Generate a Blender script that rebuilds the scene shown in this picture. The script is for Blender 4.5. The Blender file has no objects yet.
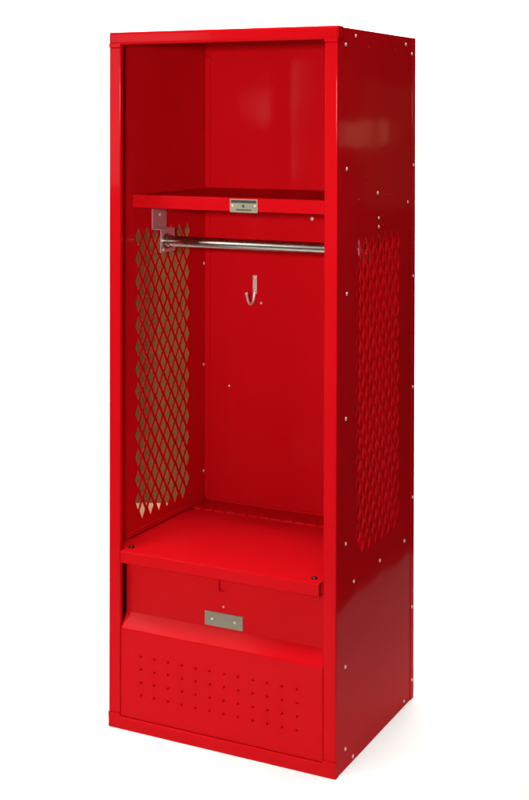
import bpy, bmesh, math, random
from mathutils import Vector, Matrix
random.seed(7)
S = bpy.context.scene
COL = S.collection

# overall size of the locker (metres): width along x, depth along y (front at y=0), height along z
W, D, H = 0.6919, 0.5535, 1.93

# ------------------------------------------------------------------ materials
def new_mat(name):
    m = bpy.data.materials.new(name); m.use_nodes = True
    nt = m.node_tree
    return m, nt, nt.nodes['Principled BSDF']

def enamel():
    m, nt, b = new_mat('red_enamel')
    N, L = nt.nodes, nt.links
    tc = N.new('ShaderNodeTexCoord')
    # very slight batch variation of the sprayed colour
    n0 = N.new('ShaderNodeTexNoise'); n0.inputs['Scale'].default_value = 5; n0.inputs['Detail'].default_value = 5
    L.new(tc.outputs['Object'], n0.inputs['Vector'])
    r0 = N.new('ShaderNodeMix'); r0.data_type = 'RGBA'
    r0.inputs['A'].default_value = (0.475, 0.0031, 0.0064, 1); r0.inputs['B'].default_value = (0.535, 0.0041, 0.0076, 1)
    L.new(n0.outputs['Fac'], r0.inputs['Factor']); L.new(r0.outputs['Result'], b.inputs['Base Color'])
    # handling marks in the gloss
    n1 = N.new('ShaderNodeTexNoise'); n1.inputs['Scale'].default_value = 14; n1.inputs['Detail'].default_value = 6
    L.new(tc.outputs['Object'], n1.inputs['Vector'])
    mr = N.new('ShaderNodeMapRange'); mr.inputs['From Min'].default_value = .3; mr.inputs['From Max'].default_value = .7
    mr.inputs['To Min'].default_value = .30; mr.inputs['To Max'].default_value = .40
    L.new(n1.outputs['Fac'], mr.inputs['Value']); L.new(mr.outputs['Result'], b.inputs['Roughness'])
    b.inputs['Specular IOR Level'].default_value = .0
    b.inputs['Coat Weight'].default_value = .17; b.inputs['Coat Roughness'].default_value = .085; b.inputs['Coat IOR'].default_value = 1.31
    # sheet waviness + orange peel
    n2 = N.new('ShaderNodeTexNoise'); n2.inputs['Scale'].default_value = 4.5; n2.inputs['Detail'].default_value = 1.5
    n3 = N.new('ShaderNodeTexNoise'); n3.inputs['Scale'].default_value = 190; n3.inputs['Detail'].default_value = 2
    for n in (n2, n3): L.new(tc.outputs['Object'], n.inputs['Vector'])
    b1 = N.new('ShaderNodeBump'); b1.inputs['Strength'].default_value = .22; b1.inputs['Distance'].default_value = .010
    L.new(n2.outputs['Fac'], b1.inputs['Height'])
    b2 = N.new('ShaderNodeBump'); b2.inputs['Strength'].default_value = .18; b2.inputs['Distance'].default_value = .0008
    L.new(n3.outputs['Fac'], b2.inputs['Height']); L.new(b1.outputs['Normal'], b2.inputs['Normal'])
    L.new(b2.outputs['Normal'], b.inputs['Normal']); L.new(b1.outputs['Normal'], b.inputs['Coat Normal'])
    return m

def metal(name, col, rough, metallic=1.0, brush=None):
    m, nt, b = new_mat(name)
    N, L = nt.nodes, nt.links
    b.inputs['Metallic'].default_value = metallic
    tc = N.new('ShaderNodeTexCoord')
    mp = N.new('ShaderNodeMapping'); mp.inputs['Scale'].default_value = brush or (30, 30, 30)
    n = N.new('ShaderNodeTexNoise'); n.inputs['Scale'].default_value = 8; n.inputs['Detail'].default_value = 5
    L.new(tc.outputs['Object'], mp.inputs['Vector']); L.new(mp.outputs['Vector'], n.inputs['Vector'])
    mx = N.new('ShaderNodeMix'); mx.data_type = 'RGBA'
    mx.inputs['A'].default_value = tuple(c * .72 for c in col) + (1,); mx.inputs['B'].default_value = tuple(min(1, c * 1.2) for c in col) + (1,)
    L.new(n.outputs['Fac'], mx.inputs['Factor']); L.new(mx.outputs['Result'], b.inputs['Base Color'])
    mr = N.new('ShaderNodeMapRange'); mr.inputs['To Min'].default_value = rough * .7; mr.inputs['To Max'].default_value = rough * 1.4
    L.new(n.outputs['Fac'], mr.inputs['Value']); L.new(mr.outputs['Result'], b.inputs['Roughness'])
    return m

def plain(name, col, rough, var=.12, scale=12, bump=0):
    m, nt, b = new_mat(name)
    N, L = nt.nodes, nt.links
    tc = N.new('ShaderNodeTexCoord')
    n = N.new('ShaderNodeTexNoise'); n.inputs['Scale'].default_value = scale; n.inputs['Detail'].default_value = 6
    L.new(tc.outputs['Object'], n.inputs['Vector'])
    mx = N.new('ShaderNodeMix'); mx.data_type = 'RGBA'
    mx.inputs['A'].default_value = tuple(c * (1 - var) for c in col) + (1,); mx.inputs['B'].default_value = tuple(min(1, c * (1 + var)) for c in col) + (1,)
    L.new(n.outputs['Fac'], mx.inputs['Factor']); L.new(mx.outputs['Result'], b.inputs['Base Color'])
    b.inputs['Roughness'].default_value = rough
    if bump:
        bp = N.new('ShaderNodeBump'); bp.inputs['Strength'].default_value = bump; bp.inputs['Distance'].default_value = .002
        L.new(n.outputs['Fac'], bp.inputs['Height']); L.new(bp.outputs['Normal'], b.inputs['Normal'])
    return m

RED = enamel()
CHROME = metal('chrome', (.46, .44, .39), .24, brush=(2, 60, 60))
ZINC = metal('zinc_rivet', (.74, .60, .54), .42, metallic=.55)
NICKEL = metal('brushed_nickel_shaded', (.27, .25, .185), .42, brush=(4, 40, 60))  # handle plate's copy of the nickel, its shade put into the darker colour
BRACKET = metal('galvanised_bracket', (.66, .50, .52), .42, metallic=.75)
BLACKOX = metal('black_oxide', (.05, .04, .04), .4)
INK = plain('ink', (.03, .035, .03), .6)
PAPER = plain('backdrop_paper', (.88, .88, .875), .95, var=.01, scale=3)
BROWN = plain('wall_stand_in', (.150, .086, .010), .8, var=.15, scale=9, bump=.3)
CREAM = plain('floor_stand_in', (.72, .52, .28), .6, var=.06)

# ------------------------------------------------------------------ mesh helpers
def link(name, bm, mat, parent=None, smooth=None):
    bmesh.ops.recalc_face_normals(bm, faces=bm.faces)
    me = bpy.data.meshes.new(name); bm.to_mesh(me); bm.free()
    me.materials.append(mat)
    o = bpy.data.objects.new(name, me); COL.objects.link(o)
    if parent: o.parent = parent
    if smooth is not None:
        me.polygons.foreach_set('use_smooth', [True] * len(me.polygons))
        if smooth < math.pi:
            me.set_sharp_from_angle(angle=smooth)
    return o

def add_box(bm, x0, x1, y0, y1, z0, z1, bev=0, seg=2):
    t = bmesh.new()
    bmesh.ops.create_cube(t, size=1)
    for v in t.verts:
        v.co = Vector((x0 + (v.co.x + .5) * (x1 - x0), y0 + (v.co.y + .5) * (y1 - y0), z0 + (v.co.z + .5) * (z1 - z0)))
    if bev:
        bmesh.ops.bevel(t, geom=t.edges[:], offset=bev, segments=seg, profile=.5, affect='EDGES')
    merge(bm, t)

def merge(bm, t):
    me = bpy.data.meshes.new('tmp'); t.to_mesh(me); t.free(); bm.from_mesh(me); bpy.data.meshes.remove(me)

def add_tube(bm, pts, r, seg=14, cap=True):
    pts = [Vector(p) for p in pts]; rings = []
    up = None
    for i, p in enumerate(pts):
        d = (pts[min(i + 1, len(pts) - 1)] - pts[max(i - 1, 0)]).normalized()
        if up is None:
            up = d.orthogonal().normalized()
        up = (up - d * up.dot(d)).normalized(); sd = d.cross(up)
        rr = r[i] if isinstance(r, (list, tuple)) else r
        rings.append([bm.verts.new(p + (up * math.cos(a) + sd * math.sin(a)) * rr) for a in [2 * math.pi * k / seg for k in range(seg)]])
    for a, b in zip(rings, rings[1:]):
        for k in range(seg):
            bm.faces.new((a[k], a[(k + 1) % seg], b[(k + 1) % seg], b[k]))
    if cap:
        bm.faces.new(rings[0][::-1]); bm.faces.new(rings[-1])

def add_profile(bm, prof, x0, x1):
    """sheet-metal profile of (y, z) points extruded along x as a thin closed skin (solidified later)"""
    a = [bm.verts.new((x0, y, z)) for y, z in prof]; b = [bm.verts.new((x1, y, z)) for y, z in prof]
    for i in range(len(prof) - 1):
        bm.faces.new((a[i], b[i], b[i + 1], a[i + 1]))

def solid(o, t, offset=-1):
    m = o.modifiers.new('thickness', 'SOLIDIFY'); m.thickness = t; m.offset = offset; m.use_even_offset = False
    return o

def dome_mesh(name, r, h, mat, axis):
    bm = bmesh.new(); seg = 14; rings = []
    for j, (q, hh) in enumerate([(1.0, 0), (.97, .38), (.80, .72), (.48, .95)]):
        rings.append([bm.verts.new((r * q * math.cos(2 * math.pi * k / seg), r * q * math.sin(2 * math.pi * k / seg), h * hh)) for k in range(seg)])
    top = bm.verts.new((0, 0, h))
    for a, b in zip(rings, rings[1:]):
        for k in range(seg): bm.faces.new((a[k], a[(k + 1) % seg], b[(k + 1) % seg], b[k]))
    for k in range(seg): bm.faces.new((rings[-1][k], rings[-1][(k + 1) % seg], top))
    bm.faces.new(rings[0][::-1])
    rot = Vector((0, 0, 1)).rotation_difference(Vector(axis)).to_matrix().to_4x4()
    bmesh.ops.transform(bm, matrix=rot, verts=bm.verts)
    me = bpy.data.meshes.new(name); bm.to_mesh(me); bm.free(); me.materials.append(mat)
    me.polygons.foreach_set('use_smooth', [True] * len(me.polygons))
    return me

def put(name, me, loc, parent, sc=1.0, rz=None):
    o = bpy.data.objects.new(name, me); COL.objects.link(o); o.location = loc; o.parent = parent
    o.scale = (sc, sc, sc)
    return o

def empty(name, loc, label, cat):
    o = bpy.data.objects.new(name, None); COL.objects.link(o); o.location = loc
    o.empty_display_size = .1
    o['label'] = label; o['category'] = cat
    return o

# ------------------------------------------------------------------ the locker
locker = empty('gear_locker', (0, 0, 0),
               'tall open-front red steel gear locker with mesh sides standing alone on the white backdrop', 'locker')
A32 = math.radians(32)

# --- welded front frame: two stiles, header and bottom rail
FW = 0.0375
frame = bpy.data.objects.new('front_frame', bpy.data.meshes.new('front_frame'))
bm = bmesh.new()
for x0, x1 in ((0.0012, FW), (W - FW + .0005, W - .0006)):
    # front face plus folded return, open at the back
    add_box(bm, x0, x1, 0, .016, .0442, 1.8875, .0034, 4)
bm2 = link('front_frame', bm, RED, locker, A32)
bpy.data.objects.remove(frame)
frame = bm2
bm = bmesh.new(); add_box(bm, 0, W, -.0012, .020, 1.8945, H, .0085, 6)
for x0, x1 in ((0, FW + .0002), (W - FW + .0003, W)):
    add_box(bm, x0, x1, -.0010, .0165, 1.8873, 1.8990, .0016, 2)
add_box(bm, W - .006, W + .0010, .004, .034, 1.8990, H - .0004, .0012, 2)     # cap lapping over the side
add_box(bm, -.0010, .006, .004, .034, 1.8990, H - .0004, .0012, 2)
link('header', bm, RED, frame, A32)
bm = bmesh.new(); add_box(bm, 0, W, -.0012, .020, 0, .0362, .0030, 3)
for x0, x1 in ((0, FW + .0002), (W - FW + .0003, W)):
    add_box(bm, x0, x1, -.0010, .0165, .030, .0444, .0014, 2)
link('bottom_rail', bm, RED, frame, A32)

# --- side panels, each with its block of expanded mesh
SX, HB, FY, FZ = .0229, .0316, .57, .84
YC = .2834
def side_panel(side):
    """side=-1 left, +1 right.  (y, z) sheet at the outer plane; the strands are twisted as in expanded metal"""
    bm = bmesh.new()
    px = .0016 if side < 0 else W - .0010
    inward = 1 if side < 0 else -1
    vs = {}
    def V(y, z):
        k = (round(y, 5), round(z, 5))
        if k not in vs: vs[k] = bm.verts.new((px, y, z))
        return vs[k]
    zt = 1.3785 - HB * FZ
    FY = .53 if side < 0 else .66
    cells = []
    y0 = YC - 6 * SX
    for r in range(13):
        for k in range(7): cells.append((y0 + 2 * k * SX, zt - 2 * HB * r))
        for k in range(6): cells.append((y0 + SX + 2 * k * SX, zt - HB - 2 * HB * r))
    TW = .0030 if side < 0 else .0024
    for cy, cz in cells:
        out = [V(cy - SX, cz), V(cy, cz + HB), V(cy + SX, cz), V(cy, cz - HB)]
        f = FY * random.uniform(.97, 1.03); fz = FZ * random.uniform(.985, 1.015)
        j = random.uniform(.9, 1.1)
        ins = [bm.verts.new((px - inward * TW * j * .55, cy - SX * f, cz)), bm.verts.new((px + inward * .0004, cy, cz + HB * fz)),
               bm.verts.new((px + inward * TW * j, cy + SX * f, cz)), bm.verts.new((px + inward * .0004, cy, cz - HB * fz))]
        for i in range(4):
            bm.faces.new((out[i], out[(i + 1) % 4], ins[(i + 1) % 4], ins[i]))
    outer = set(vs.values())
    edges = [e for e in bm.edges if len(e.link_faces) == 1 and e.verts[0] in outer and e.verts[1] in outer]
    rect = [bm.verts.new((px, y, z)) for y, z in ((.003, .003), (D - .003, .003), (D - .003, H - .003), (.003, H - .003))]
    for i in range(4): edges.append(bm.edges.new((rect[i], rect[(i + 1) % 4])))
    bmesh.ops.triangle_fill(bm, use_beauty=True, use_dissolve=False, edges=edges, normal=(1, 0, 0))
    # make every face look outward
    bm.normal_update()
    me = bpy.data.meshes.new('side_panel')
    bmesh.ops.recalc_face_normals(bm, faces=bm.faces)
    bm.faces.ensure_lookup_table()
    big = max(bm.faces, key=lambda q: q.calc_area())
    if big.normal.x * side < 0: bmesh.ops.reverse_faces(bm, faces=bm.faces)
    bm.to_mesh(me); bm.free(); me.materials.append(RED)
    o = bpy.data.objects.new('side_panel', me); COL.objects.link(o); o.parent = locker
    solid(o, .0020)
    return o
left = side_panel(-1); right = side_panel(1)
left['label'] = 'mesh side panel seen from inside'; right['label'] = 'mesh side panel seen from outside'

# stiffening returns on the left and right panels (inner front strip, rear flange, rail above the seat)
def side_trim(side, parent):
    def X(a): return a if side < 0 else W - a
    def bx(bm, a0, a1, *r, **k): add_box(bm, min(X(a0), X(a1)), max(X(a0), X(a1)), *r, **k)
    bm = bmesh.new()
    bx(bm, .0038, .0052, .017, .0925, .508, 1.893, bev=.0007)
    link('front_flange', bm, RED, parent, A32)
    bm = bmesh.new()
    bx(bm, .0038, .0205, D - .0215, D - .0180, .506, 1.905, bev=.0012)
    link('rear_flange', bm, RED, parent, A32)
    bm = bmesh.new()
    bx(bm, .0038, .0105, .094, D - .0225, .5025, .5160, bev=.0012)
    link('seat_rail', bm, RED, parent, A32)
side_trim(-1, left); side_trim(1, right)

# --- back panel: pan with flanges lapping round the sides
bm = bmesh.new()
add_box(bm, .002, W - .002, D - .0178, D - .0160, .004, H - .004)
add_box(bm, -.0008, .0010, D - .0225, D + .001, .001, H - .003, .0005)
add_box(bm, W - .0009, W + .0009, D - .0225, D + .001, .001, H - .003, .0005)
add_box(bm, .0012, W - .0011, D - .0006, D + .0008, .001, H - .003)
back = link('back_panel', bm, RED, locker, A32)

# --- top panel and floor pan
bm = bmesh.new(); add_box(bm, .0038, W - .0038, .0205, D - .0185, H - .0045, H - .0030); link('top_panel', bm, RED, locker)
bm = bmesh.new(); add_box(bm, .0038, W - .0038, .0205, D - .0185, .012, .014); link('floor_pan', bm, RED, locker)

# --- hat shelf with turned-down lip and up-turned back edge
SY, SZ = .113, 1.4760
bm = bmesh.new()
r = .003
prof = [(SY + .016, SZ - .0375), (SY + .002, SZ - .0375), (SY, SZ - .0355), (SY, SZ - r), (SY + r * .3, SZ - r * .3), (SY + r, SZ), (D - .0255, SZ), (D - .0235, SZ + .004)]
add_profile(bm, prof, (.0056), W - .0056)
shelf = link('shelf', bm, RED, locker, A32); solid(shelf, .0012)
# maker's plate on the lip
def plate(name, x0, x1, y, z0, z1, parent):
    bm = bmesh.new(); add_box(bm, x0, x1, y - .0022, y - .0002, z0, z1, .0008, 2)
    return link(name, bm, NICKEL, parent, A32)
rv_front = dome_mesh('rivet_head', .0042, .0026, ZINC, (0, -1, 0))
NICKEL_ = NICKEL; NICKEL = metal('brushed_nickel_lit', (.42, .38, .27), .42, brush=(4, 40, 60))  # same nickel as the handle plate, brighter light painted in as lighter colour
np_ = plate('name_plate', .3205, .4055, SY, SZ - .0400, SZ - .0030, shelf)
bm = bmesh.new()
add_box(bm, .3245, .4015, SY - .0030, SY - .0020, SZ - .0140, SZ - .0060)
NICKEL = NICKEL_
# worn, unreadable second line and the small emblem
random.seed(3)
x = .341
while x < .385:
    w = random.uniform(.0016, .0036)
    add_box(bm, x, x + w, SY - .0030, SY - .0020, SZ - .0345, SZ - .0345 + random.uniform(.0032, .0046)); x += w + .0012
t = bmesh.new()
for q in ((0, .0048), (.0035, -.0012), (.0012, -.0062), (-.0022, -.0030), (-.0028, .0018)): t.verts.new((.3620 + q[0], 0, SZ - .0215 + q[1]))
fc = t.faces.new(t.verts[:])
ex = bmesh.ops.extrude_face_region(t, geom=[fc])
for v in ex['geom']:
    if isinstance(v, bmesh.types.BMVert): v.co.y = SY - .0030
for v in t.verts:
    if v.co.y == 0: v.co.y = SY - .0020
merge(bm, t)
ink = link('printed_band', bm, INK, shelf)
for x in (.3285, .3985): put('plate_rivet', rv_front, (x, SY - .0022, SZ - .0215), shelf)

# --- clothes rod on two stepped brackets
RY, RZ = .250, 1.3345
def bracket(side):
    def X(a): return a if side < 0 else W - a
    bm = bmesh.new()
    def bx(a0, a1, *r, **k): add_box(bm, min(X(a0), X(a1)), max(X(a0), X(a1)), *r, **k)
    bx(.0038, .0056, .219, .298, 1.3710, 1.4360, bev=.0006)
    bx(.0038, .0345, .219, .298, 1.3686, 1.3708, bev=.0006)
    bx(.0323, .0345, .2195, .2975, 1.3020, 1.3690, bev=.0006)
    b = link('rod_bracket', bm, BRACKET, locker, A32)
    put('bracket_rivet', dome_mesh('rivet_head', .0055, .003, ZINC, (-side, 0, 0)), (X(.0056), .262, 1.4095), b)
    put('bracket_rivet', dome_mesh('rivet_head', .0050, .003, ZINC, (-side, 0, 0)), (X(.0345), .234, 1.3100), b)
    return b
bracket(-1); bracket(1)
bm = bmesh.new()
add_tube(bm, [(.020, RY, RZ), (W - .020, RY, RZ)], .0158, 32)
rod = link('clothes_rod', bm, CHROME, locker, A32)
for s in (0, 1):
    def X(a): return a if s == 0 else W - a
    bm = bmesh.new()
    add_tube(bm, [(X(.0348), RY, RZ), (X(.0352), RY, RZ), (X(.038), RY, RZ), (X(.0385), RY, RZ), (X(.050), RY, RZ), (X(.051), RY, RZ)], [.0215, .0230, .0230, .0185, .0182, .0165], 28)
    link('collar', bm, CHROME, rod, A32)

# --- coat hook on the back panel
YB = D - .0180
hook = bpy.data.objects.new('coat_hook', bpy.data.meshes.new('x')); bpy.data.objects.remove(hook)
bm = bmesh.new()
add_box(bm, .1715, .1850, YB - .0030, YB - .0002, 1.1560, 1.2130, .0012, 2)
add_tube(bm, [(.1783, YB - .0040, 1.1620), (.1783, YB - .0065, 1.1480), (.1783, YB - .0120, 1.1340), (.1783, YB - .0230, 1.1260), (.1783, YB - .0360, 1.1290), (.1783, YB - .0460, 1.1400), (.1783, YB - .0520, 1.1530), (.1783, YB - .0545, 1.1600)],
         [.0052, .0046, .0042, .0040, .0040, .0040, .0040, .0038], 14)
bmesh.ops.create_uvsphere(bm, u_segments=12, v_segments=8, radius=.0055, matrix=Matrix.Translation((.1783, YB - .0550, 1.1620)))
hook = link('coat_hook', bm, ZINC, locker, A32)
for z in (1.1680, 1.2040): put('hook_rivet', rv_front, (.1783, YB - .0030, z), hook)

# --- hinged seat over the foot locker
ZS = .5000
bm = bmesh.new()
prof = [(.020, ZS - .0330), (-.0075, ZS - .0330), (-.0090, ZS - .0315), (-.0090, ZS - .003), (-.0080, ZS - .0008), (-.006, ZS), (.432, ZS)]
add_profile(bm, prof, .0452, W - .0452)
seat = link('seat', bm, RED, locker, A32); solid(seat, .0014)
# wider plate behind the lip that fills the opening between the side panels
bm = bmesh.new(); add_box(bm, .0038, W - .0038, .022, .4318, ZS - .0040, ZS - .0016); link('seat_board', bm, RED, seat)
bolt = dome_mesh('bolt_head', .0080, .0055, BLACKOX, (0, 0, 1))
for x, y in ((.0560, .030), (.6180, .026)): put('bolt', bolt, (x, y, ZS), seat)
bm = bmesh.new()
add_box(bm, .0038, W - .0038, .4462, D - .0182, ZS - .002, ZS + .0016, .0006)
add_box(bm, .0210, W - .0210, D - .0225, D - .0184, ZS + .0016, ZS + .009, .0010)
ledge = link('rear_ledge', bm, RED, locker, A32)
bm = bmesh.new(); x = .024
while x < W - .040:
    add_tube(bm, [(x, .4390, ZS - .0004), (x + .0235, .4390, ZS - .0004)], .0062, 12); x += .0385
add_tube(bm, [(.022, .4390, ZS - .0004), (W - .022, .4390, ZS - .0004)], .0022, 8)
link('hinge', bm, RED, locker, A32)

# --- front of the foot locker: lower face, sloping ledge, recessed upper face with a latch slot
x0, x1 = .0390, W - .0388
yf, yr = .0035, .0290
zl, zr, zt = .2815, .3212, ZS - .006
bm = bmesh.new()
def q(*p): bm.faces.new([bm.verts.new(c) for c in p])
xs = [x0 + .003, .0805, .3345, .3535, x1]; zs = [zr, .4220, .4740, zt]
zb = zl - .010
xr = [x0, .0805, .3345, .3535, x1]
for i in range(4): q((xr[i], yf, zb), (xr[i + 1], yf, zb), (xr[i + 1], yf, zl), (xr[i], yf, zl))
q((x0, yf, zl), (.0805, yf, zl), (.0805, yr, zr))
for i in (1, 2, 3): q((xs[i], yf, zl), (xs[i + 1], yf, zl), (xs[i + 1], yr, zr), (xs[i], yr, zr))
q((x0, yf, zl), (.0805, yr, zr), (x0 + .003, yr, zr))
for i in range(4):
    for j in range(3):
        if i == 2 and j == 1: continue
        q((xs[i], yr, zs[j]), (xs[i + 1], yr, zs[j]), (xs[i + 1], yr, zs[j + 1]), (xs[i], yr, zs[j + 1]))
for j in range(3): q((x0 + .003, yr, zs[j]), (x0 + .003, yr, zs[j + 1]), (x0 + .003, yr + .03, zs[j + 1]), (x0 + .003, yr + .03, zs[j]))
q((x0, yf, zl), (x0 + .003, yr, zr), (x0 + .003, yr + .03, zr))
bmesh.ops.remove_doubles(bm, verts=bm.verts, dist=.0004)
fold = [e for e in bm.edges if len(e.link_faces) == 2 and all(abs(v.co.z - zl) < 1e-4 and abs(v.co.y - yf) < 1e-4 for v in e.verts)]
bmesh.ops.bevel(bm, geom=fold, offset=.0025, segments=3, profile=.5, affect='EDGES')
# lower face with pressed-in vent dents
loop = [e for e in bm.edges if all(abs(v.co.z - zb) < 1e-5 and abs(v.co.y - yf) < 1e-5 for v in e.verts)]
va = min((v for e in loop for v in e.verts), key=lambda v: v.co.x); vb = max((v for e in loop for v in e.verts), key=lambda v: v.co.x)
vc = bm.verts.new((x1, yf, .0385)); vd = bm.verts.new((x0, yf, .0385))
loop += [bm.edges.new((vb, vc)), bm.edges.new((vc, vd)), bm.edges.new((vd, va))]
for c in range(12):
    for r_ in range(4):
        cx = .1013 + c * .04327; cz = .2126 - r_ * .0356; n = 14
        k_ = random.uniform(.85, 1.15); dx_ = random.uniform(-.0006, .0006); n = 20
        def dent(px, pz):
            # a small pierced louvre: swells out from the left, then breaks into an open slot on its right
            if px < .30:
                t_ = min(1, max(0, (px + 1) / 1.2)); return -.0046 * k_ * t_ * t_ * (3 - 2 * t_) * max(0, 1 - pz * pz * .9)
            return .0045 * min(1, (px - .30) / .25) * max(0, 1 - (px * px + pz * pz)) ** .5 * 1.4
        rings = []
        for f in (1.0, .9, .78, .64, .5, .36, .2, .06):
            rings.append([])
            for j in range(n):
                t = 2 * math.pi * (j + .5) / n; px, pz = f * math.cos(t), f * math.sin(t)
                rings[-1].append(bm.verts.new((cx + dx_ + .0068 * px, yf + (0 if f == 1.0 else dent(px, pz)), cz + .0038 * pz)))
        for j in range(n): loop.append(bm.edges.new((rings[0][j], rings[0][(j + 1) % n])))
        for ra, rb in zip(rings, rings[1:]):
            for j in range(n): bm.faces.new((ra[j], ra[(j + 1) % n], rb[(j + 1) % n], rb[j]))
        bm.faces.new(rings[-1])
bmesh.ops.triangle_fill(bm, use_beauty=True, edges=loop, normal=(0, -1, 0))
front = link('front_panel', bm, RED, locker, A32)
bm = bmesh.new()      # latch tongue inside the slot
add_box(bm, .3335, .3545, yr + .004, yr + .009, .4205, .4760, .0005)
link('latch', bm, RED, front, A32)
plate_low = plate('handle_plate', .2915, .4080, yr, .3260, .3645, front)
for x in (.3150, .3840): put('plate_rivet', rv_front, (x, yr - .0022, .3455), front)
put('rivet', rv_front, (.3482, yr, .3815), front, .7)

# --- rivets
rv_r = dome_mesh('rivet_head', .0050, .0028, ZINC, (1, 0, 0))
rv_l = dome_mesh('rivet_head', .0050, .0030, ZINC, (1, 0, 0))
R_SIDE = [(.0521, 1.8832), (.1171, 1.9088), (.4789, 1.9051), (.527, 1.8802), (.0609, 1.5625), (.2720, 1.4905), (.2797, 1.4219), (.2800, 1.3980),
          (.0632, 1.2390), (.0591, .9157), (.0614, .5905), (.4805, .4815), (.2949, .4794), (.1146, .4767), (.0605, .2706), (.4809, .0190),
          (.0620, .0561), (.1114, .0160)]
R_BACK = [(.5395, 1.2372), (.5395, .5934), (.5395, .9146), (.5395, 1.5592), (.5380, .2738), (.5390, .0597), (.5200, 1.454)]
for y, z in R_SIDE: put('rivet', rv_r, (W - .0010, y, z), right, random.uniform(.9, 1.1))
for y, z in R_BACK[:6]: put('rivet', rv_r, (W + .0009, y, z), back, random.uniform(.85, 1.0))
put('rivet', rv_r, (W - .0010, .499, 1.454), right, .9)
for z in (1.2419, .9258, .5932): put('rivet', rv_l, (.0034, .5255, z), left, .95)
rv_b = dome_mesh('rivet_head', .0040, .0024, ZINC, (0, -1, 0))
for x, z in ((.1992, 1.1285), (.0883, .8640), (.3710, 1.3930)): put('rivet', rv_b, (x, YB + .0002, z), back, 1.0 if z < 1.2 else 1.6)
rv_red = dome_mesh('rivet_painted', .0042, .0026, RED, (0, -1, 0))
for x, z in ((.0130, 1.8860), (.1142, 1.8950), (.42, 1.8950), (.0130, 1.66)): put('rivet', rv_red, (x, YB + .0002 - (.0036 if x < .02 else 0), z), back)
rv_redx = dome_mesh('rivet_painted', .0034, .0018, RED, (1, 0, 0))
for y, z in ((.315, 1.484), (.345, 1.482), (.375, 1.480), (.14, 1.478), (.20, 1.535), (.31, 1.425), (.31, 1.400), (.205, 1.883), (.40, 1.885)):
    put('rivet', rv_redx, (W - .0010, y, z), right)
right_hole = None

# ------------------------------------------------------------------ camera (level, with lens shift)
yaw, pit, rol = -0.458233402, -0.0122707995, 0.00232832122
CP = Vector((2.09127513, -3.14388317, 1.68761639)); FPX, PX, PY = 1353.4876, 284.087152, 136.989513
cy, sy = math.cos(yaw), math.sin(yaw)
fw = Vector((sy * math.cos(pit), cy * math.cos(pit), math.sin(pit)))
rt = Vector((cy, -sy, 0)); up = rt.cross(fw)
r2 = rt * math.cos(rol) + up * math.sin(rol); u2 = -rt * math.sin(rol) + up * math.cos(rol)
cam = bpy.data.cameras.new('camera'); co = bpy.data.objects.new('camera', cam); COL.objects.link(co)
M = Matrix.Identity(4)
for i in range(3):
    M[i][0], M[i][1], M[i][2], M[i][3] = r2[i], u2[i], -fw[i], CP[i]
co.matrix_world = M
cam.sensor_fit = 'HORIZONTAL'; cam.sensor_width = 36; cam.lens = FPX / 529 * 36
cam.shift_x = (264.5 - PX) / 529; cam.shift_y = (PY - 400) / 529
cam.clip_end = 200
S.camera = co
S.render.resolution_x, S.render.resolution_y = 677, 1024
F2 = Vector((sy, cy, 0))
def cp(depth, lat, z=0.0):
    p = CP + F2 * depth + rt * lat
    return Vector((p.x, p.y, z))

# ------------------------------------------------------------------ seamless white paper sweep
bm = bmesh.new()
prof = [(-2.6, 0)] + [(2.4 + .9 * math.sin(a), .9 - .9 * math.cos(a)) for a in [math.pi / 2 * i / 16 for i in range(17)]] + [(3.3, 3.8)]
rows = [[bm.verts.new((x, y, z)) for x in (-7.5, 1.165)] for y, z in prof]
for a, b in zip(rows, rows[1:]): bm.faces.new((a[0], a[1], b[1], b[0]))
sweep = link('backdrop', bm, PAPER, None, math.pi)
sweep['kind'] = 'structure'
solid(sweep, .003)
sweep.location.z = -.0005

# ------------------------------------------------------------------ added board standing in for the room wall and floor behind the locker
board = empty('wall_stand_in', cp(4.36, -.385, 0), 'added brown board with cream foot, standing in for the room wall and floor glimpsed through the left mesh', 'board')
def bxo(name, l0, l1, z0, z1, t, mat):
    bm = bmesh.new(); add_box(bm, l0, l1, 0, t, z0, z1, .002)
    o = link(name, bm, mat, board, A32)
    return o
board.rotation_euler.z = -yaw
b1 = bxo('panel', -.145, .145, .4505, 1.50, .018, BROWN)
b2 = bxo('foot', -.145, .145, 0, .4500, .018, CREAM)  # added pale strip in place of the room floor

# ------------------------------------------------------------------ light
def area(name, loc, target, sx, sy_, power, col=(1, 1, 1), spread=math.pi):
    l = bpy.data.lights.new(name, 'AREA'); l.shape = 'RECTANGLE'; l.size = sx; l.size_y = sy_; l.energy = power; l.color = col
    l.spread = spread
    o = bpy.data.objects.new(name, l); COL.objects.link(o); o.location = loc
    o.rotation_euler = (Vector(target) - Vector(loc)).to_track_quat('-Z', 'Y').to_euler()
    return o
area('flash', (1.68, -3.30, 1.78), (.35, .1, 1.62), .28, .20, 26, (1, .97, .94), math.radians(82))
area('softbox_window', (-1.82, -2.6, 1.95), (.2, .4, 1.2), 1.1, 1.25, 26)
area('overhead_lamp', (-2.4, -3.65, 3.6), (.3, 0, .4), .95, .45, 7.5, (1, .96, .9))
area('added_floor_light', (.30, -.70, 3.8), (.30, -.66, 0), 1.8, .6, 18, (1, .985, .97), math.radians(50))  # added lamps overhead, there only to whiten the paper floor
area('added_floor_light', (.80, .45, 3.8), (.88, .4, 0), .4, 1.2, 11, (1, .98, .96), math.radians(70))
area('added_floor_light', (-.60, .25, 3.8), (-.65, .2, 0), .5, 1.2, 6, (1, .985, .97), math.radians(60))
area('room_lamp', (2.09, 3.40, 1.62), (.69, .2, 1.5), .22, .12, .22, (1, .62, .35))
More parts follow.
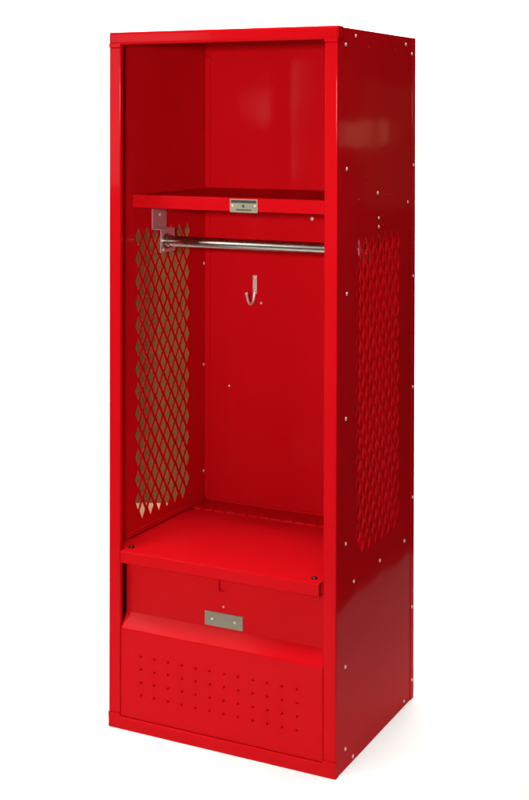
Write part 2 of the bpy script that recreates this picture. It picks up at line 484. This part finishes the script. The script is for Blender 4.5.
area('room_lamp', (2.12, 4.05, 1.55), (.69, .2, 1.5), .45, .7, .35, (1, .5, .25))
area('overhead_lamp', (.70, 1.35, 3.5), (.80, 2.1, 0), 1.0, .8, 38, (1, .98, .96))  # added lamp, brightens the paper floor behind the locker
area('overhead_lamp', (.55, 2.10, 3.4), (.60, 3.3, 1.1), 1.2, .5, 110, (1, .98, .96))  # from here down, added lamps that burn the upright paper to white
area('overhead_lamp', (-.70, 2.0, 3.7), (-.7, 3.3, .9), 1.8, .5, 80, (1, .98, .96))
area('overhead_lamp', (-2.2, 1.9, 3.4), (-2.1, 3.1, .6), 2.0, .6, 100, (1, .98, .96))
area('overhead_lamp', (-4.9, 1.7, 3.6), (-4.9, 3.2, .9), 3.0, .6, 150, (1, .98, .96))

w = bpy.data.worlds.new('World'); S.world = w; w.use_nodes = True
N, L = w.node_tree.nodes, w.node_tree.links
bg = N['Background']
tc = N.new('ShaderNodeTexCoord'); nz = N.new('ShaderNodeTexNoise'); nz.inputs['Scale'].default_value = 2.2; nz.inputs['Detail'].default_value = 3
L.new(tc.outputs['Generated'], nz.inputs['Vector'])
cr = N.new('ShaderNodeValToRGB')
cr.color_ramp.elements[0].position = .40; cr.color_ramp.elements[0].color = (.006, .004, .003, 1)
cr.color_ramp.elements[1].position = .72; cr.color_ramp.elements[1].color = (.20, .11, .05, 1)
L.new(nz.outputs['Fac'], cr.inputs['Fac']); L.new(cr.outputs['Color'], bg.inputs['Color'])
bg.inputs['Strength'].default_value = .6

S.view_settings.view_transform = 'Standard'; S.view_settings.look = 'None'
S.view_settings.exposure = 0; S.view_settings.gamma = 1
S.render.engine = 'CYCLES'
S.cycles.use_denoising = True
S.cycles.max_bounces = 10; S.cycles.diffuse_bounces = 5; S.cycles.glossy_bounces = 5

for o in list(S.objects):
    if o.type == 'MESH' and o.name != 'backdrop' and any(p.use_smooth for p in o.data.polygons):
        m = o.modifiers.new('normals', 'WEIGHTED_NORMAL'); m.keep_sharp = True; m.weight = 80
